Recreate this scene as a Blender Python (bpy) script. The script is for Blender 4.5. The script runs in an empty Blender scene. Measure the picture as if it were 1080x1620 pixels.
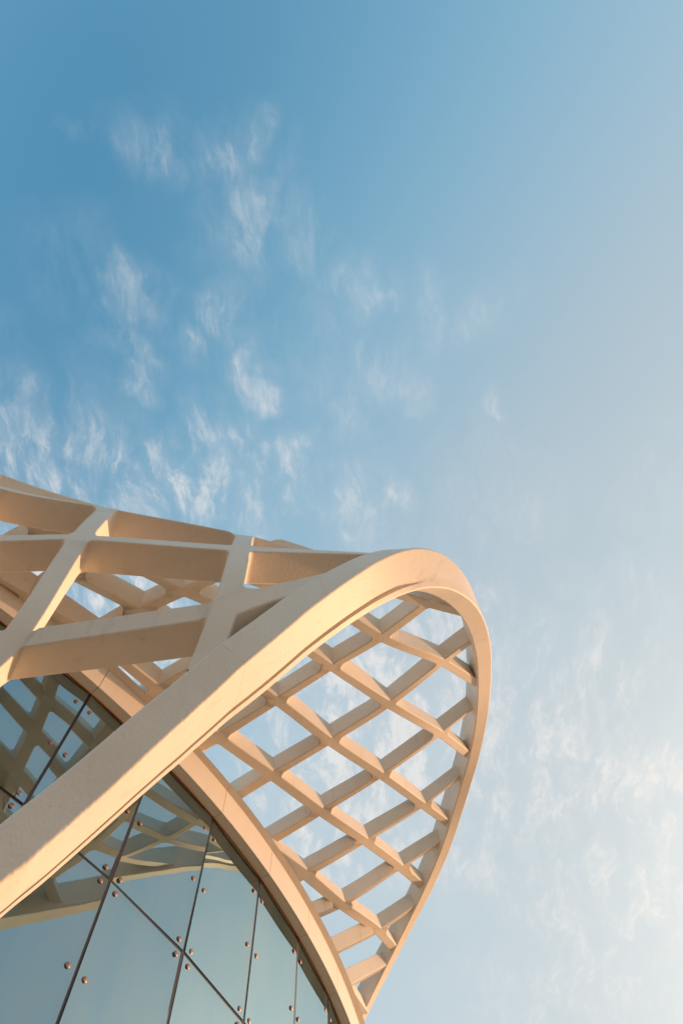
import bpy, math, random
from mathutils import Vector, Matrix, noise
random.seed(7)
scene = bpy.context.scene
COL = scene.collection

# ------------------------------------------------------------------ camera
cam_data = bpy.data.cameras.new('camera')
cam = bpy.data.objects.new('camera', cam_data)
COL.objects.link(cam)
fwd = Vector((0.0, 0.29871, 0.954344)); up = Vector((0.065698, -0.952282, 0.298065)); right = fwd.cross(up)
rot = Matrix((right, up, -fwd)).transposed().to_4x4()
cam.matrix_world = Matrix.Translation((0, 0, 1.6)) @ rot
cam_data.sensor_fit = 'VERTICAL'; cam_data.sensor_height = 36.0; cam_data.sensor_width = 24.0
cam_data.lens = 24.11
cam_data.clip_start = 0.05; cam_data.clip_end = 6000
scene.camera = cam

# ------------------------------------------------------------------ light and exposure
SUN_AZ = math.radians(34.0)      # from +X towards +Y
SUN_EL = math.radians(12.0)
sun_dir = Vector((math.cos(SUN_AZ)*math.cos(SUN_EL), math.sin(SUN_AZ)*math.cos(SUN_EL), math.sin(SUN_EL)))
sd = bpy.data.lights.new('sun', 'SUN'); sd.energy = 2.0; sd.angle = math.radians(0.6); sd.color = (1.0, 0.55, 0.28)
sun = bpy.data.objects.new('sun', sd); COL.objects.link(sun)
sun.rotation_euler = sun_dir.to_track_quat('Z', 'Y').to_euler()
sun.location = sun_dir*200
scene.view_settings.view_transform = 'Standard'; scene.view_settings.look = 'None'
scene.view_settings.gamma = 1.0; scene.view_settings.use_curve_mapping = False
scene.view_settings.exposure = 1.04
scene.cycles.max_bounces = 8; scene.cycles.diffuse_bounces = 4; scene.cycles.glossy_bounces = 4
scene.cycles.transparent_max_bounces = 8

world = bpy.data.worlds.new('World'); scene.world = world; world.use_nodes = True
nt = world.node_tree; nt.nodes.clear()
def wn(t, **k):
    n = nt.nodes.new(t)
    for a, b in k.items(): setattr(n, a, b)
    return n
def wl(a, b): nt.links.new(a, b)
def wmath(op, a, b=None, c=None):
    n = wn('ShaderNodeMath', operation=op)
    for i, v in enumerate((a, b, c)):
        if v is None: continue
        if isinstance(v, (int, float)): n.inputs[i].default_value = v
        else: wl(v, n.inputs[i])
    return n.outputs[0]
def wramp(x, a, b, smooth=True):
    n = wn('ShaderNodeMapRange', interpolation_type='SMOOTHSTEP' if smooth else 'LINEAR')
    wl(x, n.inputs[0]); n.inputs[1].default_value = a; n.inputs[2].default_value = b
    return n.outputs[0]
def wmix(f, a, b, bt='MIX'):
    n = wn('ShaderNodeMix', data_type='RGBA', blend_type=bt)
    for sock, v in ((n.inputs[0], f), (n.inputs[6], a), (n.inputs[7], b)):
        if isinstance(v, (int, float)): sock.default_value = v
        elif isinstance(v, tuple): sock.default_value = (*v, 1)
        else: wl(v, sock)
    return n.outputs[2]
tc = wn('ShaderNodeTexCoord')
sky = wn('ShaderNodeTexSky', sky_type='NISHITA', sun_disc=False)
sky.sun_elevation = SUN_EL; sky.sun_rotation = math.pi/2 - SUN_AZ
sky.air_density = 1.0; sky.dust_density = 0.5; sky.ozone_density = 3.0; sky.altitude = 0
dirv = tc.outputs['Generated']
sep = wn('ShaderNodeSeparateXYZ'); wl(dirv, sep.inputs[0])
# sunward haze: a broad warm-white aureole round the sun
dot = wn('ShaderNodeVectorMath', operation='DOT_PRODUCT'); wl(dirv, dot.inputs[0]); dot.inputs[1].default_value = sun_dir
hazef = wmath('MULTIPLY', wramp(dot.outputs['Value'], -0.33, 0.98), 0.94)
horf = wmath('MULTIPLY', wramp(sep.outputs['Z'], 0.62, 0.0), 0.92)
warm = wmath('POWER', wramp(dot.outputs['Value'], 0.54, 1.0, False), 4.2)
lowf = wmath('MULTIPLY', wramp(sep.outputs['Z'], 1.02, 0.50), 0.6)
# thin cirrus on a flat layer high above: direction projected to the layer plane
zc = wmath('MAXIMUM', sep.outputs['Z'], 0.06)
cx_ = wmath('DIVIDE', sep.outputs['X'], zc); cy_ = wmath('DIVIDE', sep.outputs['Y'], zc)
comb = wn('ShaderNodeCombineXYZ'); wl(cx_, comb.inputs[0]); wl(cy_, comb.inputs[1])
P = comb.outputs[0]
def mapping(v, scale, rotz=0.0, loc=(0, 0, 0)):
    m = wn('ShaderNodeMapping'); wl(v, m.inputs[0])
    m.inputs['Scale'].default_value = scale; m.inputs['Rotation'].default_value = (0, 0, rotz); m.inputs['Location'].default_value = loc
    return m.outputs[0]
def wnoise(v, sc, det, rough, dist=0.0, lac=2.0):
    n = wn('ShaderNodeTexNoise'); wl(v, n.inputs['Vector'])
    n.inputs['Scale'].default_value = sc; n.inputs['Detail'].default_value = det
    n.inputs['Roughness'].default_value = rough; n.inputs['Distortion'].default_value = dist; n.inputs['Lacunarity'].default_value = lac
    return n.outputs['Fac']
warp = wn('ShaderNodeTexNoise'); wl(P, warp.inputs['Vector']); warp.inputs['Scale'].default_value = 7.0; warp.inputs['Detail'].default_value = 4.0
wv = wn('ShaderNodeVectorMath', operation='MULTIPLY_ADD'); wl(warp.outputs['Color'], wv.inputs[0]); wv.inputs[1].default_value = (0.07, 0.09, 0); wl(P, wv.inputs[2])
PW = wv.outputs[0]
warp2 = wn('ShaderNodeTexNoise'); wl(P, warp2.inputs['Vector']); warp2.inputs['Scale'].default_value = 9.0; warp2.inputs['Detail'].default_value = 5.0
wv2 = wn('ShaderNodeVectorMath', operation='MULTIPLY_ADD'); wl(warp2.outputs['Color'], wv2.inputs[0]); wv2.inputs[1].default_value = (0.15, 0.22, 0); wl(P, wv2.inputs[2])
wv3 = wn('ShaderNodeVectorMath', operation='ADD'); wl(wv2.outputs[0], wv3.inputs[0]); wv3.inputs[1].default_value = (-0.075, -0.11, -0.5)
fl = wn('ShaderNodeVectorMath', operation='MULTIPLY'); wl(wv3.outputs[0], fl.inputs[0]); fl.inputs[1].default_value = (1, 1, 0)
PW2 = fl.outputs[0]
CLOUDS = [(-0.454,0.119,0.153,0.60), (-0.445,0.213,0.219,0.70), (-0.337,0.240,0.206,0.68), (-0.235,0.257,0.192,0.75), (-0.153,0.292,0.165,0.60), (-0.106,0.114,0.082,0.80), (-0.285,0.063,0.094,0.70), (-0.265,-0.009,0.091,0.66), (-0.156,0.032,0.113,0.60), (-0.106,-0.182,0.102,0.60), (-0.103,-0.089,0.125,0.62), (-0.213,-0.218,0.094,0.50), (-0.297,-0.210,0.041,0.42), (0.055,-0.002,0.104,0.58), (-0.028,-0.060,0.089,0.45), (0.160,0.026,0.099,0.50), (0.218,0.021,0.079,0.40), (0.072,0.108,0.117,0.55), (-0.188,0.183,0.114,0.72), (-0.077,0.248,0.117,0.75), (0.001,0.303,0.150,0.60), (0.082,0.319,0.090,0.66), (0.028,0.160,0.091,0.45), (0.246,0.165,0.042,0.60), (0.361,0.649,0.336,0.60), (0.322,0.810,0.398,0.66), (0.480,0.862,0.367,0.66), (0.472,1.104,0.448,0.60), (0.212,0.979,0.259,0.55), (0.385,1.318,0.460,0.50), (0.051,0.699,0.475,0.85), (-0.058,0.874,0.388,0.80), (0.151,0.528,0.216,0.65), (0.417,0.502,0.231,0.40), (-0.400,0.443,0.393,0.80), (0.252,0.320,0.245,0.35), (0.484,0.316,0.183,0.28), (-0.039,0.074,0.163,0.35), (-0.349,-0.056,0.115,0.30)]   # x/z, y/z, radius, weight of each cloud patch on the layer
acc = None
for bx, by, br_, bw in CLOUDS:
    dn = wn('ShaderNodeVectorMath', operation='DISTANCE'); wl(PW2, dn.inputs[0]); dn.inputs[1].default_value = (bx, by, 0)
    g_ = wn('ShaderNodeMapRange', interpolation_type='SMOOTHERSTEP'); wl(dn.outputs['Value'], g_.inputs[0])
    g_.inputs[1].default_value = br_; g_.inputs[2].default_value = 0.0; g_.inputs[3].default_value = 0.0; g_.inputs[4].default_value = bw
    acc = g_.outputs[0] if acc is None else wmath('MAXIMUM', acc, g_.outputs[0])
#puff
puff = wnoise(mapping(PW, (1.5, 0.62, 1), -0.22, (1.7, 0.3, 0)), 13.0, 6.0, 0.62, 0.3)
# beyond the surveyed patches the same broken cover goes on
far = wramp(wnoise(mapping(P, (1, 1, 1), 0.3, (5.1, 2.2, 0)), 2.2, 3.0, 0.55), 0.5, 0.75)
rad = wn('ShaderNodeVectorMath', operation='DISTANCE'); wl(P, rad.inputs[0]); rad.inputs[1].default_value = (0.0, 0.45, 0)
far = wmath('MULTIPLY', far, wmath('MULTIPLY', wramp(rad.outputs['Value'], 1.1, 2.0), 0.6))
cov = wmath('MINIMUM', wmath('ADD', acc, far), 1.0)
cov = wmath('MULTIPLY', cov, wramp(puff, 0.32, 0.60))
# fibres combed along one wind direction, with a second finer set across the puffs
fil = wnoise(mapping(PW, (3.0, 0.85, 1), -0.30, (0.4, 1.1, 0)), 19.0, 8.0, 0.62, 0.25)
fine = wnoise(mapping(PW, (2.0, 0.9, 1), 0.15, (3.4, 0.1, 0)), 52.0, 6.0, 0.6, 0.2)
tex = wmath('ADD', wmath('MULTIPLY', fil, 0.60), wmath('MULTIPLY', fine, 0.40))
dens = wramp(wmath('ADD', tex, wmath('MULTIPLY', cov, 0.30)), 0.54, 0.90)
dens = wmath('MULTIPLY', dens, wmath('MULTIPLY', wramp(cov, 0.0, 0.8), wmath('ADD', 0.34, wmath('MULTIPLY', wramp(cy_, -0.05, 0.6), 0.48))))
veil = wmath('MULTIPLY', wmath('ADD', cov, wmath('MULTIPLY', acc, wramp(cy_, -0.05, 0.62, False))), 0.22)
dens = wmath('MINIMUM', wmath('ADD', dens, veil), 0.88)
skyc = wmix(1.0, sky.outputs[0], (0.58, 1.46, 1.31), 'MULTIPLY')
hz = wmix(wramp(dot.outputs['Value'], 0.05, 0.60), (1.95, 3.15, 3.75), (2.38, 2.60, 2.66))
skyc = wmix(hazef, skyc, wmix(warm, hz, (10.5, 9.2, 7.6)))
skyc = wmix(lowf, skyc, wmix(warm, (2.45, 2.75, 2.88), (10.0, 8.8, 7.2)))
skyc = wmix(horf, skyc, wmix(warm, (3.3, 3.05, 2.8), (11.0, 7.6, 4.4)))
skyc = wmix(dens, skyc, wmix(warm, (3.3, 3.25, 3.2), (11.0, 9.2, 7.0)))
bg = wn('ShaderNodeBackground'); wl(skyc, bg.inputs[0]); bg.inputs[1].default_value = 0.12
wo = wn('ShaderNodeOutputWorld'); wl(bg.outputs[0], wo.inputs[0])

BASE_RIM = (0.79, 0.69, 0.575)
GLASS_REFL = 0.38

# ------------------------------------------------------------------ materials
class Mat:
    def __init__(self, name):
        self.m = bpy.data.materials.new(name); self.m.use_nodes = True
        self.t = self.m.node_tree; self.t.nodes.clear()
        self.out = self.n('ShaderNodeOutputMaterial')
    def n(self, t, **k):
        x = self.t.nodes.new(t)
        for a, b in k.items(): setattr(x, a, b)
        return x
    def l(self, a, b): self.t.links.new(a, b)
    def noise(self, v, sc, det=4.0, rough=0.55, dist=0.0):
        x = self.n('ShaderNodeTexNoise')
        if v is not None: self.l(v, x.inputs['Vector'])
        x.inputs['Scale'].default_value = sc; x.inputs['Detail'].default_value = det
        x.inputs['Roughness'].default_value = rough; x.inputs['Distortion'].default_value = dist
        return x.outputs['Fac']
    def ramp(self, x, a, b, lo=0.0, hi=1.0):
        r = self.n('ShaderNodeMapRange', interpolation_type='SMOOTHSTEP'); self.l(x, r.inputs[0])
        r.inputs[1].default_value = a; r.inputs[2].default_value = b; r.inputs[3].default_value = lo; r.inputs[4].default_value = hi
        return r.outputs[0]
    def mix(self, f, a, b, bt='MIX'):
        x = self.n('ShaderNodeMix', data_type='RGBA', blend_type=bt)
        for s, v in ((x.inputs[0], f), (x.inputs[6], a), (x.inputs[7], b)):
            if isinstance(v, (int, float)): s.default_value = v
            elif isinstance(v, tuple): s.default_value = (*v, 1)
            else: self.l(v, s)
        return x.outputs[2]
    def coords(self, scale=(1, 1, 1), rot=(0, 0, 0)):
        c = self.n('ShaderNodeNewGeometry'); mp = self.n('ShaderNodeMapping')
        self.l(c.outputs['Position'], mp.inputs[0]); mp.inputs['Scale'].default_value = scale; mp.inputs['Rotation'].default_value = rot
        return mp.outputs[0]
    def principled(self, col, rough, bump=None, dist=0.01, metal=0.0, spec=0.5, strength=0.4):
        p = self.n('ShaderNodeBsdfPrincipled')
        for s, v in ((p.inputs['Base Color'], col), (p.inputs['Roughness'], rough)):
            if isinstance(v, tuple): s.default_value = (*v, 1)
            elif isinstance(v, (int, float)): s.default_value = v
            else: self.l(v, s)
        p.inputs['Metallic'].default_value = metal; p.inputs['Specular IOR Level'].default_value = spec
        if bump is not None:
            b = self.n('ShaderNodeBump'); self.l(bump, b.inputs['Height']); b.inputs['Distance'].default_value = dist; b.inputs['Strength'].default_value = strength
            self.l(b.outputs[0], p.inputs['Normal'])
        self.l(p.outputs[0], self.out.inputs[0]); return p

def painted_panel(name, base, rough=0.55, seed=0.0, stain=1.0):
    m = Mat(name)
    v = m.coords(rot=(0, 0, seed)); vs = m.coords(scale=(1.6, 1.6, 0.22), rot=(0.15, 0.1, seed))
    cloudy = m.noise(v, 0.9, 5, 0.6, 0.4)
    streak = m.noise(vs, 2.6, 6, 0.62, 0.8)
    speck = m.noise(v, 55.0, 2, 0.5)
    scr = m.noise(m.coords(scale=(0.7, 9.0, 3.0), rot=(0.3, 0.9, 0.5)), 3.0, 5, 0.7, 1.5)
    dk = tuple(c*k for c, k in zip(base, (0.80, 0.76, 0.70)))
    lt = tuple(min(0.9, c*1.06) for c in base)
    c = m.mix(m.ramp(cloudy, 0.35, 0.68), base, lt)
    st = m.n('ShaderNodeMath', operation='MULTIPLY'); m.l(m.ramp(streak, 0.55, 0.80), st.inputs[0]); st.inputs[1].default_value = 0.42*stain
    c = m.mix(st.outputs[0], c, dk)
    s2 = m.n('ShaderNodeMath', operation='MULTIPLY'); m.l(m.ramp(scr, 0.66, 0.74), s2.inputs[0]); s2.inputs[1].default_value = 0.22*stain
    c = m.mix(s2.outputs[0], c, dk)
    s3 = m.n('ShaderNodeMath', operation='MULTIPLY'); m.l(m.ramp(speck, 0.69, 0.76), s3.inputs[0]); s3.inputs[1].default_value = 0.5*stain
    c = m.mix(s3.outputs[0], c, tuple(x*0.6 for x in base))
    add = m.n('ShaderNodeMath', operation='ADD'); m.l(m.noise(v, 1.7, 3, 0.5), add.inputs[0]); m.l(m.noise(v, 30, 3, 0.5), add.inputs[1]); 
    m.principled(c, rough, add.outputs[0], dist=0.012, spec=0.35, strength=0.35)
    return m.m

M_RIM = painted_panel('beige_rim_coating', BASE_RIM, 0.52, 0.4, 1.7)
M_BAR = painted_panel('beige_lattice_coating', BASE_RIM, 0.56, 1.3, 1.6)
M_FASCIA = painted_panel('beige_fascia_coating', BASE_RIM, 0.48, 2.1, 0.5)
M_LIP = painted_panel('beige_edge_beam_coating', BASE_RIM, 0.55, 0.9, 0.7)
def plain(name, col, rough, metal=0.0, spec=0.5, nsc=20.0, var=0.25):
    m = Mat(name); f = m.noise(m.coords(), nsc, 4, 0.6)
    c = m.mix(m.ramp(f, 0.3, 0.7), tuple(x*(1-var) for x in col), tuple(min(1, x*(1+var)) for x in col))
    m.principled(c, rough, f, dist=0.002, metal=metal, spec=spec); return m.m
M_SEAL = plain('dark_joint_seal', (0.022, 0.018, 0.024), 0.55)
M_BOLT = plain('copper_bolt_cap', (0.34, 0.19, 0.14), 0.42, 0.7, nsc=60)
M_WASHER = plain('black_washer', (0.02, 0.02, 0.02), 0.5)
M_TRIM = plain('bronze_trim', (0.55, 0.20, 0.04), 0.3, 0.85)
M_DARK = plain('dark_interior', (0.035, 0.037, 0.036), 0.8)
M_SLAB = plain('interior_slab', (0.10, 0.10, 0.095), 0.8)
M_ROOF = plain('grey_roof_membrane', (0.3, 0.29, 0.27), 0.8)
# coated facade glass: strong sky reflection over a dim interior
g = Mat('coated_facade_glass')
lw = g.n('ShaderNodeFresnel'); lw.inputs[0].default_value = 1.5
fa = g.n('ShaderNodeMath', operation='MULTIPLY_ADD', use_clamp=True); g.l(lw.outputs[0], fa.inputs[0]); fa.inputs[1].default_value = 0.45; fa.inputs[2].default_value = GLASS_REFL
wav = g.noise(g.coords(), 0.55, 2, 0.4)
bmp = g.n('ShaderNodeBump'); g.l(wav, bmp.inputs['Height']); bmp.inputs['Distance'].default_value = 0.012; bmp.inputs['Strength'].default_value = 0.5
gl = g.n('ShaderNodeBsdfGlossy'); gl.inputs['Roughness'].default_value = 0.012; g.l(bmp.outputs[0], gl.inputs['Normal'])
dust = g.noise(g.coords(scale=(1, 1, 0.35)), 1.4, 6, 0.6, 0.5)
g.l(g.mix(g.ramp(dust, 0.35, 0.7), (0.64, 0.90, 1.0), (0.72, 0.94, 1.0)), gl.inputs['Color'])
tr = g.n('ShaderNodeBsdfTransparent'); tr.inputs['Color'].default_value = (0.30, 0.36, 0.34, 1)
ms = g.n('ShaderNodeMixShader'); g.l(fa.outputs[0], ms.inputs[0]); g.l(tr.outputs[0], ms.inputs[1]); g.l(gl.outputs[0], ms.inputs[2])
df = g.n('ShaderNodeBsdfDiffuse'); df.inputs['Color'].default_value = (0.42, 0.43, 0.40, 1)
md = g.n('ShaderNodeMixShader'); g.l(g.ramp(dust, 0.3, 0.75, 0.02, 0.075), md.inputs[0]); g.l(ms.outputs[0], md.inputs[1]); g.l(df.outputs[0], md.inputs[2])
g.l(md.outputs[0], g.out.inputs[0]); M_GLASS = g.m
# paving
pv = Mat('pale_granite_paving')
br = pv.n('ShaderNodeTexBrick'); pv.l(pv.coords(), br.inputs['Vector']); br.inputs['Scale'].default_value = 0.8
br.inputs['Color1'].default_value = (0.29, 0.20, 0.125, 1); br.inputs['Color2'].default_value = (0.25, 0.175, 0.11, 1); br.inputs['Mortar'].default_value = (0.06, 0.055, 0.05, 1)
br.inputs['Mortar Size'].default_value = 0.008
pv.principled(br.outputs['Color'], 0.7, pv.noise(pv.coords(), 40, 4), 0.003)
M_PAVE = pv.m

# ------------------------------------------------------------------ helpers
def link(name, verts, faces, mat, parent=None, smooth=None, weighted=False):
    me = bpy.data.meshes.new(name); me.from_pydata([tuple(v) for v in verts], [], faces); me.validate(); me.update()
    me.materials.append(mat)
    if smooth is not None:
        me.shade_smooth(); me.set_sharp_from_angle(angle=math.radians(smooth))
    o = bpy.data.objects.new(name, me); COL.objects.link(o)
    if parent is not None:
        o.parent = parent; o.matrix_parent_inverse = parent.matrix_world.inverted()
    if weighted:
        wm = o.modifiers.new('weighted', 'WEIGHTED_NORMAL'); wm.keep_sharp = True; wm.weight = 80
    return o
def thing(name, loc, label, cat):
    o = bpy.data.objects.new(name, None); COL.objects.link(o); o.location = loc; o.empty_display_size = 0.5
    o.matrix_world = Matrix.Translation(loc)
    o['label'] = label; o['category'] = cat; return o

# ------------------------------------------------------------------ ground
gr = link('plaza_pavement', [(-2500, -2500, 0), (2500, -2500, 0), (2500, 2500, 0), (-2500, 2500, 0)], [(0, 1, 2, 3)], M_PAVE)
gr['kind'] = 'structure'

# ------------------------------------------------------------------ glass rotunda
CX, CY, R = -17.924, 16.199, 17.704
A0, DA = -0.65638, 0.080012
ZT = 10.6                                   # soffit level, top of the glass
def pol(r, a, z): return Vector((CX + r*math.cos(a), CY + r*math.sin(a), z))
ROWS = [10.6, 8.255, 5.87, 3.485, 1.1, 0.0]
K0, K1 = -6, 12
drum = thing('glass_rotunda', (CX, CY, 0), 'round glass walled pavilion with bolted blue-grey panes under a beige ring fascia', 'building')
GAP = 0.021
def pane_verts(k, zb, zt):
    a, b = pol(R, A0 + k*DA, 0), pol(R, A0 + (k+1)*DA, 0)
    t = (b - a).normalized(); nrm = Vector((t.y, -t.x, 0))
    jit = random.uniform(-1, 1)*0.006, random.uniform(-1, 1)*0.006
    a2, b2 = a + t*GAP, b - t*GAP
    V = []
    for off in (0.0, -0.03):
        for p, sx in ((a2, -1), (b2, 1)):
            for z, sz in ((zb, -1), (zt, 1)):
                V.append(p + nrm*(off + jit[0]*sx + jit[1]*sz) + Vector((0, 0, z)))
    return V, a, b, t, nrm
F_PANE = [(0, 2, 3, 1), (4, 5, 7, 6), (0, 1, 5, 4), (2, 6, 7, 3), (0, 4, 6, 2), (1, 3, 7, 5)]
def disc(c, t, u, nrm, r, h, seg=14):
    V, F = [], []
    for rr, hh in ((r, 0.0), (r, h*0.75), (r*0.86, h)):
        for i in range(seg):
            a = 2*math.pi*i/seg
            V.append(c + t*(rr*math.cos(a)) + u*(rr*math.sin(a)) + nrm*hh)
    for lv in range(2):
        for i in range(seg):
            j = (i+1) % seg
            F.append((lv*seg+i, lv*seg+j, (lv+1)*seg+j, (lv+1)*seg+i))
    F.append(tuple(2*seg+i for i in range(seg)))
    return V, F
UP = Vector((0, 0, 1))
for k in range(K0, K1):
    for r in range(5):
        zt, zb = ROWS[r] - (0.0 if r == 0 else GAP), ROWS[r+1] + GAP
        V, a, b, t, nrm = pane_verts(k, zb, zt)
        pane = link('glass_pane', V, F_PANE, M_GLASS, drum)
        top_in = 0.336 if r == 0 else 0.106
        zs = (ROWS[r] - top_in, 0.0, ROWS[r+1] + 0.102)
        zs = (zs[0], (zs[0] + zs[2])/2, zs[2])
        if r < 2 and -3 <= k <= 7:
            for z in zs:
                for p, s in ((a, 1), (b, -1)):
                    c = p + t*(s*0.128) + Vector((0, 0, z))
                    ta = random.uniform(0, 6.28)
                    V, F = disc(c + nrm*0.004, t, UP, nrm, 0.032, 0.013)
                    bo = link('bolt_cap', V, F, M_BOLT, pane, 40)
        elif r < 4:
            bv, bf = [], []
            for z in zs:
                for p, s in ((a, 1), (b, -1)):
                    V, F = disc(p + t*(s*0.128) + Vector((0, 0, z)) + nrm*0.004, t, UP, nrm, 0.032, 0.013, 8)
                    o = len(bv); bv += V; bf += [tuple(i+o for i in f) for f in F]
            bo = link('bolt_caps', bv, bf, M_BOLT, pane); bo['kind'] = 'stuff'
# joints: a dark gasket lying a little behind the glass face
for k in range(K0, K1+1):
    p = pol(R, A0 + k*DA, 0); nrm = Vector((math.cos(A0+k*DA), math.sin(A0+k*DA), 0)); t = Vector((-nrm.y, nrm.x, 0))
    V = [p + t*(s*0.034) + nrm*o + Vector((0, 0, z)) for z in (0.0, ZT) for o, s in ((-0.006, -1), (-0.006, 1), (-0.05, 1), (-0.05, -1))]
    link('vertical_gasket', V, [(0, 1, 5, 4), (1, 2, 6, 5), (2, 3, 7, 6), (3, 0, 4, 7)], M_SEAL, drum)
for r in range(1, 5):
    V, F = [], []
    for k in range(K0, K1+1):
        for o, dz in ((-0.009, -0.034), (-0.009, 0.034), (-0.052, 0.034), (-0.052, -0.034)):
            V.append(pol(R + o, A0 + k*DA, ROWS[r] + dz))
    for k in range(K1-K0):
        for i in range(4):
            j = (i+1) % 4
            F.append((k*4+i, k*4+4+i, k*4+4+j, k*4+j))
    link('horizontal_gasket', V, F, M_SEAL, drum)
# the rest of the drum, away from the camera: one plain glazed wall
def ring_strip(name, prof, a_from, a_to, n, mat, parent, closed=True, smooth=None, cap=True):
    V, F = [], []; m = len(prof)
    for i in range(n+1):
        a = a_from + (a_to - a_from)*i/n
        for r, z in prof: V.append(pol(r, a, z))
    for i in range(n):
        for j in range(m if closed else m-1):
            q = (j+1) % m
            F.append((i*m+j, (i+1)*m+j, (i+1)*m+q, i*m+q))
    if closed and cap:
        F.append(tuple(range(m-1, -1, -1))); F.append(tuple(n*m + j for j in range(m)))
    return link(name, V, F, mat, parent, smooth)
a_from, a_to = A0 + K1*DA, A0 + K0*DA + 2*math.pi
ring_strip('rear_glazing', [(R-0.03, 0.0), (R, 0.0), (R, ZT), (R-0.03, ZT)], a_from, a_to, 60, M_GLASS, drum)
# inside: floor, dim core wall, ceiling edge
def disc_slab(name, r, z0, z1, mat):
    n = 96; V = [pol(r, 2*math.pi*i/n, z) for z in (z0, z1) for i in range(n)]
    F = [tuple(range(n-1, -1, -1)), tuple(range(n, 2*n))] + [(i, (i+1) % n, n+(i+1) % n, n+i) for i in range(n)]
    return link(name, V, F, mat, drum)
disc_slab('floor_slab', R-0.08, 0.02, 0.12, M_SLAB)
disc_slab('upper_floor_slab', R-2.2, 5.4, 5.8, M_SLAB)
disc_slab('roof_slab', R-0.06, 10.66, 11.0, M_DARK)
disc_slab('roof_membrane', R+0.02, 11.01, 11.09, M_ROOF)
ring_strip('core_wall', [(R-5.0, 0.13), (R-4.8, 0.13), (R-4.8, 10.65), (R-5.0, 10.65)], 0, 2*math.pi, 96, M_DARK, drum, cap=False)
# fascia ring: soffit + upright panels, one per bay, with open 6 mm joints
FO = R + 0.183
ZF = 11.113
for k in range(-16, 34):
    j = 0.0045/R
    a, b = A0 + k*DA + j, A0 + (k+1)*DA - j
    ring_strip('fascia_panel', [(FO-0.03, ZT+0.004), (FO, ZT), (FO, ZF), (FO-0.03, ZF)], a, b, 5, M_FASCIA, drum, smooth=30)
    ring_strip('soffit_panel', [(R-0.04, ZT+0.006), (FO-0.032, ZT+0.006), (FO-0.032, ZT+0.03), (R-0.04, ZT+0.03)], a, b, 5, M_FASCIA, drum, smooth=30)
ring_strip('fascia_backing', [(R-0.03, ZT+0.05), (FO-0.05, ZT+0.05), (FO-0.05, ZF-0.03), (R-0.03, ZF-0.03)], 0, 2*math.pi, 240, M_SEAL, drum, cap=False)
ring_strip('bronze_trim', [(R+0.003, ZT-0.012), (R+0.016, ZT-0.012), (R+0.016, ZT+0.003), (R+0.003, ZT+0.003)], 0, 2*math.pi, 400, M_TRIM, drum, cap=False)

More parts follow.
